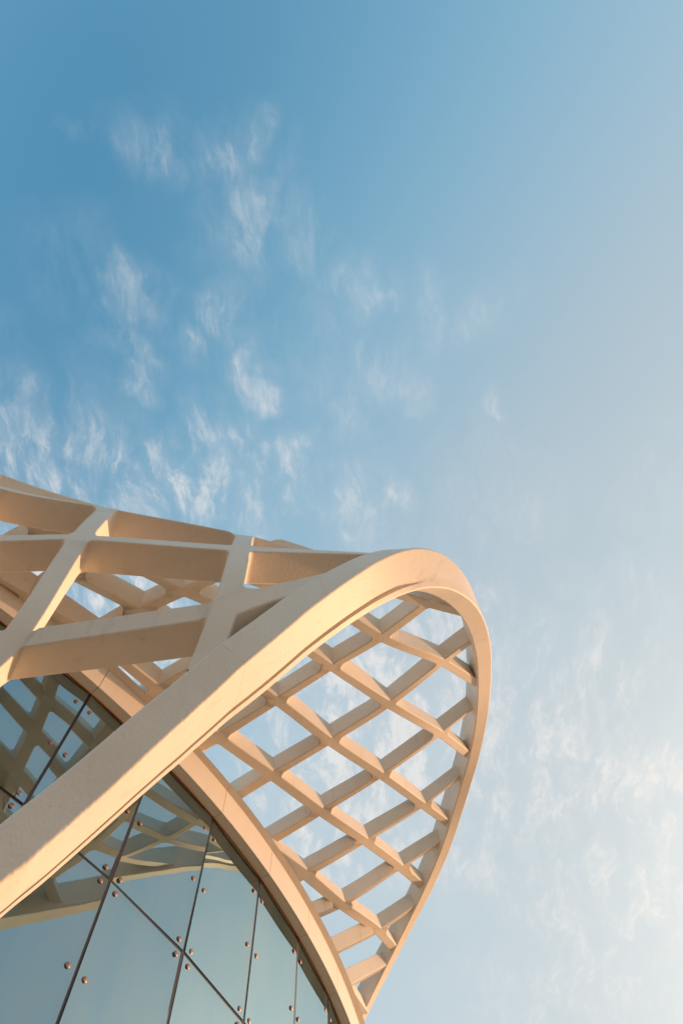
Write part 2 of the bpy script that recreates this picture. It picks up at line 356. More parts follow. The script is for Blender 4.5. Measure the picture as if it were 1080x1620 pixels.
# survey of the canopy in metres (z up, eye at 0,0,1.6)
RIM = [  # inner opening edge, in-sheet direction to the opening, outward normal, depth (m)
  ((-3.81,4.001,-0.585),(0.822,0.569,-0.016),(0.568,-0.822,-0.029),0.915),
  ((-3.795,3.994,-0.086),(0.822,0.569,-0.027),(0.568,-0.822,-0.036),0.915),
  ((-3.774,3.987,0.414),(0.821,0.569,-0.041),(0.568,-0.822,-0.044),0.915),
  ((-3.745,3.98,0.913),(0.82,0.57,-0.058),(0.568,-0.822,-0.054),0.915),
  ((-3.706,3.975,1.411),(0.817,0.571,-0.079),(0.567,-0.821,-0.066),0.915),
  ((-3.655,3.971,1.909),(0.814,0.572,-0.104),(0.566,-0.82,-0.08),0.915),
  ((-3.589,3.967,2.404),(0.808,0.574,-0.135),(0.565,-0.819,-0.098),0.915),
  ((-3.506,3.966,2.897),(0.799,0.576,-0.171),(0.563,-0.817,-0.12),0.915),
  ((-3.401,3.966,3.386),(0.786,0.579,-0.216),(0.56,-0.815,-0.148),0.915),
  ((-3.27,3.968,3.869),(0.766,0.585,-0.268),(0.556,-0.811,-0.181),0.915),
  ((-3.131,3.973,4.278),(0.741,0.591,-0.319),(0.55,-0.807,-0.215),0.915),
  ((-2.995,3.978,4.605),(0.716,0.596,-0.364),(0.543,-0.803,-0.247),0.915),
  ((-2.867,3.984,4.866),(0.696,0.599,-0.395),(0.536,-0.8,-0.269),0.915),
  ((-2.753,3.99,5.075),(0.683,0.601,-0.415),(0.531,-0.798,-0.284),0.915),
  ((-2.655,3.995,5.244),(0.675,0.602,-0.426),(0.528,-0.798,-0.291),0.915),
  ((-2.573,4,5.381),(0.672,0.602,-0.43),(0.525,-0.798,-0.295),0.915),
  ((-2.497,4.004,5.504),(0.68,0.59,-0.435),(0.516,-0.807,-0.287),0.913),
  ((-2.419,4.008,5.634),(0.689,0.58,-0.435),(0.501,-0.814,-0.293),0.910),
  ((-2.336,4.009,5.767),(0.702,0.573,-0.423),(0.474,-0.819,-0.324),0.907),
  ((-2.248,4,5.904),(0.707,0.567,-0.423),(0.442,-0.821,-0.362),0.901),
  ((-2.153,3.986,6.041),(0.706,0.561,-0.432),(0.415,-0.822,-0.389),0.895),
  ((-2.053,3.967,6.181),(0.708,0.552,-0.44),(0.394,-0.826,-0.403),0.886),
  ((-1.946,3.946,6.327),(0.713,0.54,-0.448),(0.38,-0.834,-0.401),0.875),
  ((-1.833,3.925,6.479),(0.717,0.525,-0.459),(0.37,-0.844,-0.388),0.863),
  ((-1.715,3.904,6.638),(0.721,0.508,-0.471),(0.356,-0.855,-0.377),0.849),
  ((-1.589,3.882,6.806),(0.727,0.491,-0.481),(0.336,-0.864,-0.374),0.834),
  ((-1.457,3.856,6.979),(0.732,0.473,-0.49),(0.312,-0.873,-0.376),0.819),
  ((-1.318,3.827,7.159),(0.735,0.452,-0.505),(0.29,-0.883,-0.368),0.806),
  ((-1.167,3.8,7.348),(0.733,0.424,-0.532),(0.278,-0.9,-0.334),0.791),
  ((-1.007,3.779,7.549),(0.741,0.39,-0.546),(0.265,-0.918,-0.295),0.773),
  ((-0.838,3.76,7.769),(0.764,0.353,-0.541),(0.245,-0.933,-0.262),0.749),
  ((-0.662,3.738,8.011),(0.787,0.311,-0.533),(0.214,-0.948,-0.236),0.720),
  ((-0.477,3.717,8.273),(0.791,0.261,-0.553),(0.186,-0.964,-0.188),0.689),
  ((-0.272,3.707,8.555),(0.788,0.203,-0.581),(0.152,-0.979,-0.136),0.660),
  ((-0.045,3.703,8.854),(0.787,0.136,-0.602),(0.107,-0.99,-0.083),0.637),
  ((0.203,3.707,9.174),(0.787,0.055,-0.613),(0.063,-0.998,-0.008),0.619),
  ((0.48,3.733,9.531),(0.792,-0.043,-0.608),(0.024,-0.994,0.102),0.604),
  ((0.799,3.808,9.944),(0.801,-0.157,-0.575),(-0.011,-0.966,0.249),0.589),
  ((1.168,3.963,10.425),(0.82,-0.276,-0.5),(-0.045,-0.902,0.425),0.572),
  ((1.589,4.277,10.991),(0.858,-0.364,-0.356),(-0.088,-0.792,0.602),0.555),
  ((2.011,4.811,11.638),(0.907,-0.38,-0.169),(-0.153,-0.681,0.714),0.540),
  ((2.37,5.543,12.357),(0.935,-0.353,-0.01),(-0.223,-0.612,0.758),0.529),
  ((2.644,6.428,13.132),(0.942,-0.319,0.098),(-0.276,-0.576,0.769),0.524),
  ((2.841,7.408,13.917),(0.942,-0.289,0.17),(-0.308,-0.541,0.783),0.523),
  ((2.987,8.425,14.644),(0.941,-0.25,0.228),(-0.326,-0.488,0.809),0.523),
  ((3.056,9.407,15.207),(0.941,-0.167,0.291),(-0.336,-0.411,0.847),0.523),
  ((3.033,10.295,15.568),(0.933,-0.037,0.352),(-0.349,-0.304,0.885),0.522),
  ((2.934,11.073,15.742),(0.907,0.138,0.395),(-0.373,-0.17,0.912),0.517),
  ((2.76,11.719,15.732),(0.855,0.327,0.399),(-0.419,-0.02,0.906),0.507),
  ((2.553,12.265,15.594),(0.792,0.475,0.38),(-0.484,0.107,0.867),0.491),
  ((2.329,12.736,15.374),(0.721,0.595,0.354),(-0.545,0.171,0.821),0.471),
  ((2.078,13.145,15.107),(0.653,0.674,0.343),(-0.583,0.16,0.796),0.448),
  ((1.8,13.521,14.835),(0.591,0.724,0.356),(-0.601,0.101,0.793),0.425),
  ((1.503,13.881,14.573),(0.537,0.748,0.389),(-0.621,0.04,0.783),0.405),
  ((1.196,14.223,14.315),(0.482,0.77,0.417),(-0.651,-0.004,0.759),0.389),
  ((0.893,14.545,14.051),(0.425,0.794,0.434),(-0.685,-0.031,0.727),0.379),
  ((0.594,14.842,13.774),(0.366,0.824,0.433),(-0.715,-0.049,0.698),0.375),
  ((0.301,15.108,13.487),(0.32,0.841,0.436),(-0.735,-0.07,0.674),0.378),
  ((0.018,15.361,13.199),(0.294,0.838,0.461),(-0.756,-0.091,0.648),0.385),
  ((-0.25,15.616,12.917),(0.275,0.825,0.493),(-0.773,-0.115,0.623),0.395),
  ((-0.451,15.807,12.704),(0.275,0.825,0.493),(-0.773,-0.115,0.623),0.395),
  ((-0.653,15.999,12.492),(0.275,0.825,0.493),(-0.773,-0.115,0.623),0.395),
  ((-0.854,16.191,12.279),(0.275,0.825,0.493),(-0.773,-0.115,0.623),0.395),
  ((-1.056,16.382,12.067),(0.275,0.825,0.493),(-0.773,-0.115,0.623),0.395),
  ((-1.257,16.574,11.854),(0.275,0.825,0.493),(-0.773,-0.115,0.623),0.395),
]
RIM_LOW = 15
NODES = {
  0:((1.318,4.838,12.338),(-0.101,-0.487,0.867),(-0.085,-0.482,0.872),0.315,'r'),
  1:((0.52,5.506,12.505),(-0.096,-0.461,0.882),(-0.071,-0.471,0.879),0.315,'r'),
  2:((-0.339,5.931,12.403),(-0.006,-0.572,0.82),(0.046,-0.619,0.784),0.315,'r'),
  3:((-1.328,6.426,12.175),(-0.093,-0.331,0.939),(-0.033,-0.378,0.925),0.315,'r'),
  4:((-2.281,6.71,11.612),(-0.128,-0.204,0.97),(-0.032,-0.276,0.961),0.315,'r'),
  5:((1.671,6.601,13.45),(-0.273,-0.562,0.781),(-0.254,-0.586,0.77),0.315,'r'),
  6:((0.621,7.375,13.292),(-0.183,-0.344,0.921),(-0.133,-0.351,0.927),0.315,'r'),
  7:((-0.528,7.714,12.73),(-0.192,-0.324,0.927),(-0.124,-0.359,0.925),0.315,'r'),
  8:((-1.543,7.832,11.994),(-0.184,-0.176,0.967),(-0.087,-0.225,0.971),0.315,'r'),
  9:((1.727,9.052,14.614),(-0.386,-0.472,0.793),(-0.353,-0.5,0.791),0.315,'r'),
  10:((0.433,9.292,13.679),(-0.173,-0.344,0.923),(-0.081,-0.37,0.925),0.315,'r'),
  11:((-0.802,9.197,12.586),(-0.25,-0.125,0.96),(-0.153,-0.151,0.977),0.315,'r'),
  12:((1.379,11.272,15.023),(-0.286,-0.33,0.899),(-0.2,-0.351,0.915),0.315,'r'),
  13:((-0.039,10.72,13.439),(-0.362,-0.29,0.886),(-0.275,-0.332,0.903),0.315,'r'),
  14:((-1.188,10.159,12.014),(-0.367,0.1,0.925),(-0.265,0.089,0.96),0.315,'r'),
  15:((0.744,12.558,14.534),(-0.369,-0.342,0.864),(-0.273,-0.385,0.882),0.315,'r'),
  16:((-0.575,11.579,12.651),(-0.337,-0.043,0.94),(-0.222,-0.067,0.973),0.315,'r'),
  17:((0.11,13.342,13.585),(-0.434,-0.241,0.868),(-0.329,-0.287,0.9),0.315,'r'),
  18:((-3.061,5.605,11.406),(-0.059,-0.27,0.961),(0.034,-0.366,0.93),0.315,'r'),
  19:((-2.22,5.323,11.819),(-0.013,-0.376,0.927),(0.038,-0.442,0.896),0.315,'r'),
  20:((-1.229,4.944,11.973),(-0.006,-0.439,0.898),(0.018,-0.477,0.879),0.315,'r'),
  21:((-0.288,4.615,11.97),(-0.023,-0.467,0.884),(-0.01,-0.482,0.876),0.315,'r'),
  22:((0.431,4.267,11.867),(-0.037,-0.48,0.877),(-0.029,-0.48,0.877),0.315,'r'),
  23:((-3.855,4.593,11.331),(0.03,-0.365,0.931),(0.119,-0.477,0.871),0.315,'r'),
  24:((-3.182,4.306,11.628),(0.069,-0.446,0.892),(0.116,-0.531,0.839),0.315,'r'),
  25:((-2.496,4.049,11.695),(0.086,-0.487,0.869),(0.108,-0.548,0.829),0.315,'r'),
  26:((-1.755,3.758,11.63),(0.076,-0.505,0.86),(0.081,-0.543,0.836),0.315,'r'),
  27:((-0.976,3.515,11.492),(0.054,-0.506,0.861),(0.051,-0.525,0.85),0.315,'r'),
  28:((-4.624,3.797,11.276),(0.126,-0.456,0.881),(0.217,-0.573,0.79),0.315,'r'),
  29:((-4.133,3.547,11.518),(0.175,-0.523,0.834),(0.231,-0.621,0.749),0.315,'r'),
  30:((-3.487,3.332,11.589),(0.177,-0.552,0.815),(0.206,-0.627,0.751),0.315,'r'),
  31:((-2.715,3.166,11.533),(0.151,-0.554,0.819),(0.16,-0.608,0.778),0.315,'r'),
  32:((-5.24,3.223,11.223),(0.236,-0.541,0.808),(0.325,-0.651,0.686),0.315,'r'),
  33:((-4.838,3.03,11.441),(0.282,-0.595,0.753),(0.346,-0.692,0.633),0.315,'r'),
  34:((-4.292,2.881,11.537),(0.269,-0.609,0.746),(0.31,-0.692,0.652),0.315,'r'),
  35:((1.92,5.082,12.404),(-0.101,-0.487,0.867),(-0.085,-0.482,0.872),0.315,'e'),
  36:((1.617,4.437,11.936),(-0.101,-0.487,0.867),(-0.085,-0.482,0.872),0.315,'e'),
  37:((2.571,7.831,14.579),(-0.273,-0.562,0.781),(-0.254,-0.586,0.77),0.315,'e'),
  38:((2.262,6.148,13.444),(-0.273,-0.562,0.781),(-0.254,-0.586,0.77),0.315,'e'),
  39:((2.623,10.737,16.008),(-0.386,-0.472,0.793),(-0.353,-0.5,0.791),0.315,'e'),
  40:((2.667,9.02,15.515),(-0.386,-0.472,0.793),(-0.353,-0.5,0.791),0.315,'e'),
  41:((2.1,12.541,15.758),(-0.286,-0.33,0.899),(-0.2,-0.351,0.915),0.315,'e'),
  42:((2.51,11.387,16.132),(-0.286,-0.33,0.899),(-0.2,-0.351,0.915),0.315,'e'),
  43:((1.35,13.661,14.939),(-0.369,-0.342,0.864),(-0.273,-0.385,0.882),0.315,'e'),
  44:((1.886,12.82,15.552),(-0.369,-0.342,0.864),(-0.273,-0.385,0.882),0.315,'e'),
  45:((0.506,14.615,14.136),(-0.434,-0.241,0.868),(-0.329,-0.287,0.9),0.315,'e'),
  46:((1.108,13.922,14.746),(-0.434,-0.241,0.868),(-0.329,-0.287,0.9),0.315,'e'),
  47:((-3.228,7.309,11.676),(-0.078,-0.123,0.989),(-0.019,-0.167,0.986),0.315,'e'),
  48:((-2.408,8.162,11.677),(-0.111,-0.106,0.988),(-0.052,-0.136,0.989),0.315,'e'),
  49:((-1.947,9.186,11.677),(-0.152,-0.076,0.986),(-0.092,-0.091,0.992),0.315,'e'),
  50:((-1.815,9.056,11.675),(-0.224,0.061,0.973),(-0.16,0.054,0.986),0.315,'e'),
  51:((-1.759,10.193,11.675),(-0.224,0.061,0.973),(-0.16,0.054,0.986),0.315,'e'),
  52:((-1.252,10.873,11.677),(-0.205,-0.026,0.978),(-0.134,-0.04,0.99),0.315,'e'),
  53:((-0.985,11.764,11.668),(-0.269,-0.149,0.952),(-0.202,-0.177,0.963),0.315,'e'),
  54:((-3.812,6.218,11.672),(-0.036,-0.164,0.986),(0.021,-0.223,0.974),0.315,'e'),
  55:((-4.64,5.105,11.665),(0.018,-0.223,0.975),(0.074,-0.295,0.953),0.315,'e'),
  56:((-5.42,4.238,11.655),(0.078,-0.281,0.956),(0.137,-0.362,0.922),0.315,'e'),
  57:((0.275,14.855,13.988),(-0.434,-0.241,0.868),(-0.329,-0.287,0.9),0.315,'e'),
  58:((-0.834,12.671,11.693),(-0.434,-0.241,0.868),(-0.329,-0.287,0.9),0.315,'e'),
  59:((-0.322,15.33,13.223),(-0.434,-0.241,0.868),(-0.329,-0.287,0.9),0.315,'e'),
  60:((-0.715,12.324,11.693),(-0.434,-0.241,0.868),(-0.329,-0.287,0.9),0.315,'e'),
  61:((-3.353,3.049,7.81),(0.454,-0.838,-0.303),(0.526,-0.85,0),0.423,'w'),
  62:((-1.21,2.858,7.81),(0.33,-0.901,-0.28),(0.301,-0.954,0),0.423,'w'),
  63:((-3.193,2.589,9.565),(0.271,-0.955,0.121),(0.369,-0.917,0.15),0.423,'w'),
  64:((-1.266,2.872,9.565),(0.17,-0.98,0.1),(0.27,-0.951,0.15),0.423,'w'),
  65:((-3.161,2.545,10.6),(0.203,-0.913,0.355),(0.255,-0.917,0.306),0.423,'w'),
  66:((-1.364,3.104,10.69),(0.08,-0.883,0.462),(0.153,-0.921,0.358),0.423,'w'),
  67:((-4.638,2.03,10.42),(0.254,-0.944,0.213),(0.355,-0.913,0.203),0.423,'w'),
  68:((-4.628,2.354,9.34),(0.36,-0.931,0.06),(0.445,-0.89,0.099),0.423,'w'),
  69:((-4.146,2.628,7.27),(0.5,-0.82,-0.28),(0.552,-0.834,0),0.423,'w'),
  70:((-3.411,3.026,6.73),(0.472,-0.804,-0.362),(0.524,-0.846,-0.101),0.423,'w'),
  71:((-3.45,2.939,11.59),(0,-0.447,0.894),(0.05,-0.502,0.863),0.387,'w'),
  72:((-1.443,3.627,11.77),(-0.05,-0.447,0.893),(0,-0.503,0.865),0.387,'w'),
  73:((-4.777,2.005,10.87),(0.104,-0.777,0.621),(0.161,-0.749,0.642),0.387,'w'),
  74:((0.521,3.313,10.195),(-0.03,-0.967,0.252),(0,-0.979,0.202),0.423,'e'),
  75:((-0.121,3.072,8.98),(0.121,-0.989,-0.081),(0.202,-0.979,0),0.423,'e'),
  76:((-1.323,3.066,6.955),(0.3,-0.879,-0.37),(0.302,-0.948,-0.101),0.423,'e'),
  77:((-0.236,3.741,11.14),(-0.05,-0.706,0.706),(0,-0.6,0.8),0.387,'e'),
  78:((-4.344,3.141,4.1),(0.51,-0.814,-0.28),(0.562,-0.827,0),0.423,'w'),
  79:((-5.281,4.042,0),(0.51,-0.814,-0.28),(0.562,-0.827,0),0.423,'e'),
  80:((-3.124,3.398,3.839),(0.472,-0.804,-0.362),(0.524,-0.846,-0.101),0.423,'e'),
  81:((-6.229,0.787,10.87),(0.027,-0.783,0.621),(0.086,-0.762,0.642),0.387,'w'),
  82:((-6.088,0.798,10.42),(0.16,-0.964,0.213),(0.264,-0.943,0.203),0.423,'w'),
  83:((-6.047,1.119,9.34),(0.268,-0.962,0.06),(0.356,-0.929,0.099),0.423,'w'),
  84:((-5.54,1.345,7.27),(0.417,-0.865,-0.28),(0.468,-0.884,0),0.423,'w'),
  85:((-5.687,1.875,4.1),(0.428,-0.86,-0.28),(0.479,-0.878,0),0.423,'w'),
  86:((-6.531,2.863,0),(0.428,-0.86,-0.28),(0.479,-0.878,0),0.423,'e'),
  87:((-7.856,1.612,11.59),(0,0,1),(0,0,1),0.340,'e'),
  88:((-6.586,2.576,11.59),(0,0,1),(0,0,1),0.340,'e'),
  89:((-7.793,-0.283,10.87),(-0.05,-0.782,0.621),(0.012,-0.766,0.642),0.387,'w'),
  90:((-7.652,-0.286,10.42),(0.065,-0.975,0.213),(0.17,-0.964,0.203),0.423,'w'),
  91:((-7.579,0.03,9.34),(0.172,-0.983,0.06),(0.263,-0.96,0.099),0.423,'w'),
  92:((-7.052,0.205,7.27),(0.331,-0.901,-0.28),(0.379,-0.925,0),0.423,'w'),
  93:((-7.147,0.746,4.1),(0.341,-0.897,-0.28),(0.391,-0.921,0),0.423,'w'),
  94:((-7.891,1.813,0),(0.341,-0.897,-0.28),(0.391,-0.921,0),0.423,'e'),
  95:((-9.332,0.697,11.59),(0,0,1),(0,0,1),0.340,'e'),
  96:((-7.973,1.532,11.59),(0,0,1),(0,0,1),0.340,'e'),
  97:((-9.454,-1.196,10.87),(-0.126,-0.773,0.621),(-0.063,-0.764,0.642),0.387,'w'),
  98:((-9.314,-1.212,10.42),(-0.031,-0.977,0.213),(0.075,-0.976,0.203),0.423,'w'),
  99:((-9.211,-0.905,9.34),(0.075,-0.995,0.06),(0.168,-0.981,0.099),0.423,'w'),
  100:((-8.67,-0.782,7.27),(0.241,-0.929,-0.28),(0.287,-0.958,0),0.423,'w'),
  101:((-8.711,-0.234,4.1),(0.252,-0.926,-0.28),(0.299,-0.954,0),0.423,'w'),
  102:((-9.347,0.9,0),(0.252,-0.926,-0.28),(0.299,-0.954,0),0.423,'e'),
  103:((-10.89,-0.069,11.59),(0,0,1),(0,0,1),0.340,'e'),
  104:((-9.456,0.629,11.59),(0,0,1),(0,0,1),0.340,'e'),
  105:((-11.197,-1.941,10.87),(-0.201,-0.757,0.621),(-0.138,-0.754,0.642),0.387,'w'),
  106:((-11.059,-1.971,10.42),(-0.126,-0.969,0.213),(-0.021,-0.979,0.203),0.423,'w'),
  107:((-10.926,-1.675,9.34),(-0.023,-0.998,0.06),(0.071,-0.993,0.099),0.423,'w'),
  108:((-10.375,-1.606,7.27),(0.149,-0.948,-0.28),(0.192,-0.981,0),0.423,'w'),
  109:((-10.363,-1.057,4.1),(0.16,-0.947,-0.28),(0.204,-0.979,0),0.423,'w'),
  110:((-10.885,0.134,0),(0.16,-0.947,-0.28),(0.204,-0.979,0),0.423,'e'),
  111:((-12.515,-0.679,11.59),(0,0,1),(0,0,1),0.340,'e'),
  112:((-11.02,-0.125,11.59),(0,0,1),(0,0,1),0.340,'e'),
  113:((-13.004,-2.512,10.87),(-0.274,-0.734,0.621),(-0.211,-0.737,0.642),0.387,'w'),
  114:((-12.87,-2.555,10.42),(-0.22,-0.952,0.213),(-0.116,-0.972,0.203),0.423,'w'),
  115:((-12.709,-2.274,9.34),(-0.12,-0.991,0.06),(-0.026,-0.995,0.099),0.423,'w'),
  116:((-12.154,-2.26,7.27),(0.055,-0.958,-0.28),(0.095,-0.995,0),0.423,'w'),
  117:((-12.088,-1.714,4.1),(0.067,-0.958,-0.28),(0.107,-0.994,0),0.423,'w'),
  118:((-12.49,-0.478,0),(0.067,-0.958,-0.28),(0.107,-0.994,0),0.423,'e'),
  119:((-14.193,-1.128,11.59),(0,0,1),(0,0,1),0.340,'e'),
  120:((-12.65,-0.722,11.59),(0,0,1),(0,0,1),0.340,'e'),
  121:((-14.859,-2.904,10.87),(-0.345,-0.704,0.621),(-0.282,-0.713,0.642),0.387,'w'),
  122:((-14.729,-2.96,10.42),(-0.312,-0.926,0.213),(-0.211,-0.956,0.203),0.423,'w'),
  123:((-14.541,-2.696,9.34),(-0.217,-0.974,0.06),(-0.123,-0.987,0.099),0.423,'w'),
  124:((-13.988,-2.736,7.27),(-0.039,-0.959,-0.28),(-0.003,-1,0),0.423,'w'),
  125:((-13.868,-2.199,4.1),(-0.027,-0.96,-0.28),(0.009,-1,0),0.423,'w'),
  126:((-14.148,-0.929,0),(-0.027,-0.96,-0.28),(0.009,-1,0),0.423,'e'),
  127:((-15.906,-1.41,11.59),(0,0,1),(0,0,1),0.340,'e'),
  128:((-14.331,-1.157,11.59),(0,0,1),(0,0,1),0.340,'e'),
}
BARS = [
  (0,1,'r'),(1,2,'r'),(1,5,'r'),(2,3,'r'),(2,6,'r'),(3,4,'r'),(3,7,'r'),(4,8,'r'),(5,6,'r'),(6,7,'r'),(6,9,'r'),
  (7,8,'r'),(7,10,'r'),(8,11,'r'),(9,10,'r'),(10,11,'r'),(10,12,'r'),(11,13,'r'),(12,13,'r'),(13,14,'r'),(13,15,'r'),
  (14,16,'r'),(15,16,'r'),(16,17,'r'),(18,4,'r'),(19,18,'r'),(19,3,'r'),(20,19,'r'),(20,2,'r'),(21,20,'r'),(21,1,'r'),
  (22,21,'r'),(22,0,'r'),(23,18,'r'),(24,23,'r'),(24,19,'r'),(25,24,'r'),(25,20,'r'),(26,25,'r'),(26,21,'r'),(27,26,'r'),
  (27,22,'r'),(28,23,'r'),(29,28,'r'),(29,24,'r'),(30,29,'r'),(30,25,'r'),(31,30,'r'),(31,26,'r'),(32,28,'r'),(33,32,'r'),
  (33,29,'r'),(34,33,'r'),(34,30,'r'),(0,35,'r'),(0,36,'r'),(5,37,'r'),(5,38,'r'),(9,39,'r'),(9,40,'r'),(12,41,'r'),
  (12,42,'r'),(15,43,'r'),(15,44,'r'),(17,45,'r'),(17,46,'r'),(4,47,'r'),(8,48,'r'),(11,49,'r'),(14,50,'r'),(14,51,'r'),
  (16,52,'r'),(17,53,'r'),(18,54,'r'),(23,55,'r'),(28,56,'r'),(57,58,'r'),(59,60,'r'),(61,62,'w'),(63,64,'w'),(65,66,'w'),
  (63,61,'w'),(63,65,'w'),(64,62,'w'),(64,66,'w'),(68,63,'w'),(67,65,'w'),(67,68,'w'),(68,69,'w'),(69,61,'w'),(61,70,'w'),
  (62,76,'w'),(62,75,'w'),(64,74,'w'),(66,77,'w'),(73,67,'w'),(65,71,'m'),(66,72,'m'),(73,71,'m'),(71,34,'m'),(71,31,'m'),
  (72,31,'m'),(72,27,'m'),(73,34,'m'),(69,78,'w'),(78,79,'w'),(78,70,'w'),(70,80,'w'),(73,81,'m'),(67,82,'w'),(68,83,'w'),
  (69,84,'w'),(78,85,'w'),(81,82,'m'),(82,83,'w'),(83,84,'w'),(84,85,'w'),(85,86,'w'),(81,87,'r'),(81,88,'r'),(81,89,'m'),
  (82,90,'w'),(83,91,'w'),(84,92,'w'),(85,93,'w'),(89,90,'m'),(90,91,'w'),(91,92,'w'),(92,93,'w'),(93,94,'w'),(89,95,'r'),
  (89,96,'r'),(89,97,'m'),(90,98,'w'),(91,99,'w'),(92,100,'w'),(93,101,'w'),(97,98,'m'),(98,99,'w'),(99,100,'w'),
  (100,101,'w'),(101,102,'w'),(97,103,'r'),(97,104,'r'),(97,105,'m'),(98,106,'w'),(99,107,'w'),(100,108,'w'),(101,109,'w'),
  (105,106,'m'),(106,107,'w'),(107,108,'w'),(108,109,'w'),(109,110,'w'),(105,111,'r'),(105,112,'r'),(105,113,'m'),
  (106,114,'w'),(107,115,'w'),(108,116,'w'),(109,117,'w'),(113,114,'m'),(114,115,'w'),(115,116,'w'),(116,117,'w'),
  (117,118,'w'),(113,119,'r'),(113,120,'r'),(113,121,'m'),(114,122,'w'),(115,123,'w'),(116,124,'w'),(117,125,'w'),
  (121,122,'m'),(122,123,'w'),(123,124,'w'),(124,125,'w'),(125,126,'w'),(121,127,'r'),(121,128,'r'),
]
# ------------------------------------------------------------------ lattice canopy
canopy = thing('lattice_canopy', (-3.2, 3.9, 0), 'curved beige canopy of diamond lattice bars with a broad looping edge beam', 'canopy')
# edge beam that carries the lattice where it lands on the ring
sl = math.radians(31); nx, nz = -math.sin(sl), math.cos(sl)
r0, z0 = FO + 0.001, ZF + 0.006; r1, z1 = r0 + 0.088, z0 + 0.052
prof = [(r0, z0), (r1, z1), (r1 + nx*0.29, z1 + nz*0.29), (r0 + nx*0.29 - 0.12, z0 + nz*0.29 - 0.07), (r0-0.14, z0)]
for k in range(-16, 17, 3):
    ring_strip('edge_beam', prof, A0 + k*DA + 0.0001, A0 + (k+3)*DA - 0.0001, 15, M_LIP, canopy, smooth=25)

# rim: swept box with a groove, in segments
def rim_profile(d, w, groove):
    b = 0.028
    pts = []
    def corner(cs, cv, s0, v0, s1, v1):
        for f in (0.0, 0.33, 0.67, 1.0):
            a = f*math.pi/2
            pts.append((cs + s0*(1-math.sin(a)) + s1*(1-math.cos(a)), cv + v0*(1-math.sin(a)) + v1*(1-math.cos(a))))
    corner(0, 0, -b, 0, 0, b)                       # inner edge of the opening face
    g0, gw = 0.155*d, 0.062
    gd = 0.22*groove + 0.0006
    pts += [(0, g0), (-gd, g0 + 0.006), (-gd, g0 + gw - 0.006), (-0.002, g0 + gw)]
    B = b; b = 0.034
    corner(0, d, 0, -b, -b, 0)
    corner(-w, d, b, 0, 0, -b)
    b = B
    corner(-w, 0, 0, b, b, 0)
    return pts
RW = 0.325
def catmull(L, i, f):
    def g(k): return L[min(max(k, 0), len(L)-1)]
    p0, p1, p2, p3 = g(i-1), g(i), g(i+1), g(i+2)
    return 0.5*((2*p1) + (p2-p0)*f + (2*p0-5*p1+4*p2-p3)*f*f + (3*p1-p0-3*p2+p3)*f*f*f)
RP = [Vector(r[0]) for r in RIM]; RE = [Vector(r[1]) for r in RIM]; RN = [Vector(r[2]) for r in RIM]; RD = [r[3] for r in RIM]
def rim_section(x):
    i = min(int(x), len(RIM)-2); f = x - i
    P_ = catmull(RP, i, f); e = RE[i].lerp(RE[i+1], f); n = RN[i].lerp(RN[i+1], f); d = RD[i]*(1-f) + RD[i+1]*f
    T = (catmull(RP, i, min(f+0.05, 1)) - catmull(RP, i, max(f-0.05, 0))).normalized()
    e = (e - T*e.dot(T)).normalized(); n = n - T*n.dot(T); n = (n - e*n.dot(e)).normalized()
    return P_, e, n, d, T
GR_END = RIM_LOW + 44*0.52
def rim_seg(x0, x1):
    n = max(4, int((x1-x0)*3)); V, F = [], []
    for i in range(n+1):
        x = x0 + (x1-x0)*i/n
        P_, e, nn, d, T = rim_section(x)
        if i == 0: P_ = P_ + T*0.001
        if i == n: P_ = P_ - T*0.001
        gr_ = min(1.0, max(0.0, (GR_END - x)/6.0))
        wob = 0.0045*noise.noise(Vector((x*0.9, 3.1, 0))); wob2 = 0.006*noise.noise(Vector((x*0.7, 8.4, 2)))
        pr = rim_profile(d, RW, gr_)
        for s, v in pr: V.append(P_ + e*(s + wob2) + nn*(v + wob))
    m = len(pr)
    for i in range(n):
        for j in range(m):
            q = (j+1) % m
            F.append((i*m+j, (i+1)*m+j, (i+1)*m+q, i*m+q))
    F.append(tuple(range(m-1, -1, -1))); F.append(tuple(n*m + j for j in range(m)))
    link('rim_segment', V, F, M_RIM, canopy, 50, True)
cuts = [0, RIM_LOW - 8.0, RIM_LOW + 13.0, RIM_LOW + 26.3, RIM_LOW + 33.5, len(RIM)-1]
for a, b in zip(cuts[:-1], cuts[1:]): rim_seg(a, b)

# lattice bars
HALF = {'r': 0.098, 'w': 0.125, 'm': 0.125}
FIL = {'r': 0.05, 'w': 0.075, 'm': 0.075}
NP = {k: (Vector(v[0]), Vector(v[1]).normalized(), v[4], Vector(v[2]).normalized(), v[3]) for k, v in NODES.items()}
adj = {k: [] for k in NP}
for i, (a, b, ty) in enumerate(BARS):
    adj[a].append((i, b, ty)); adj[b].append((i, a, ty))
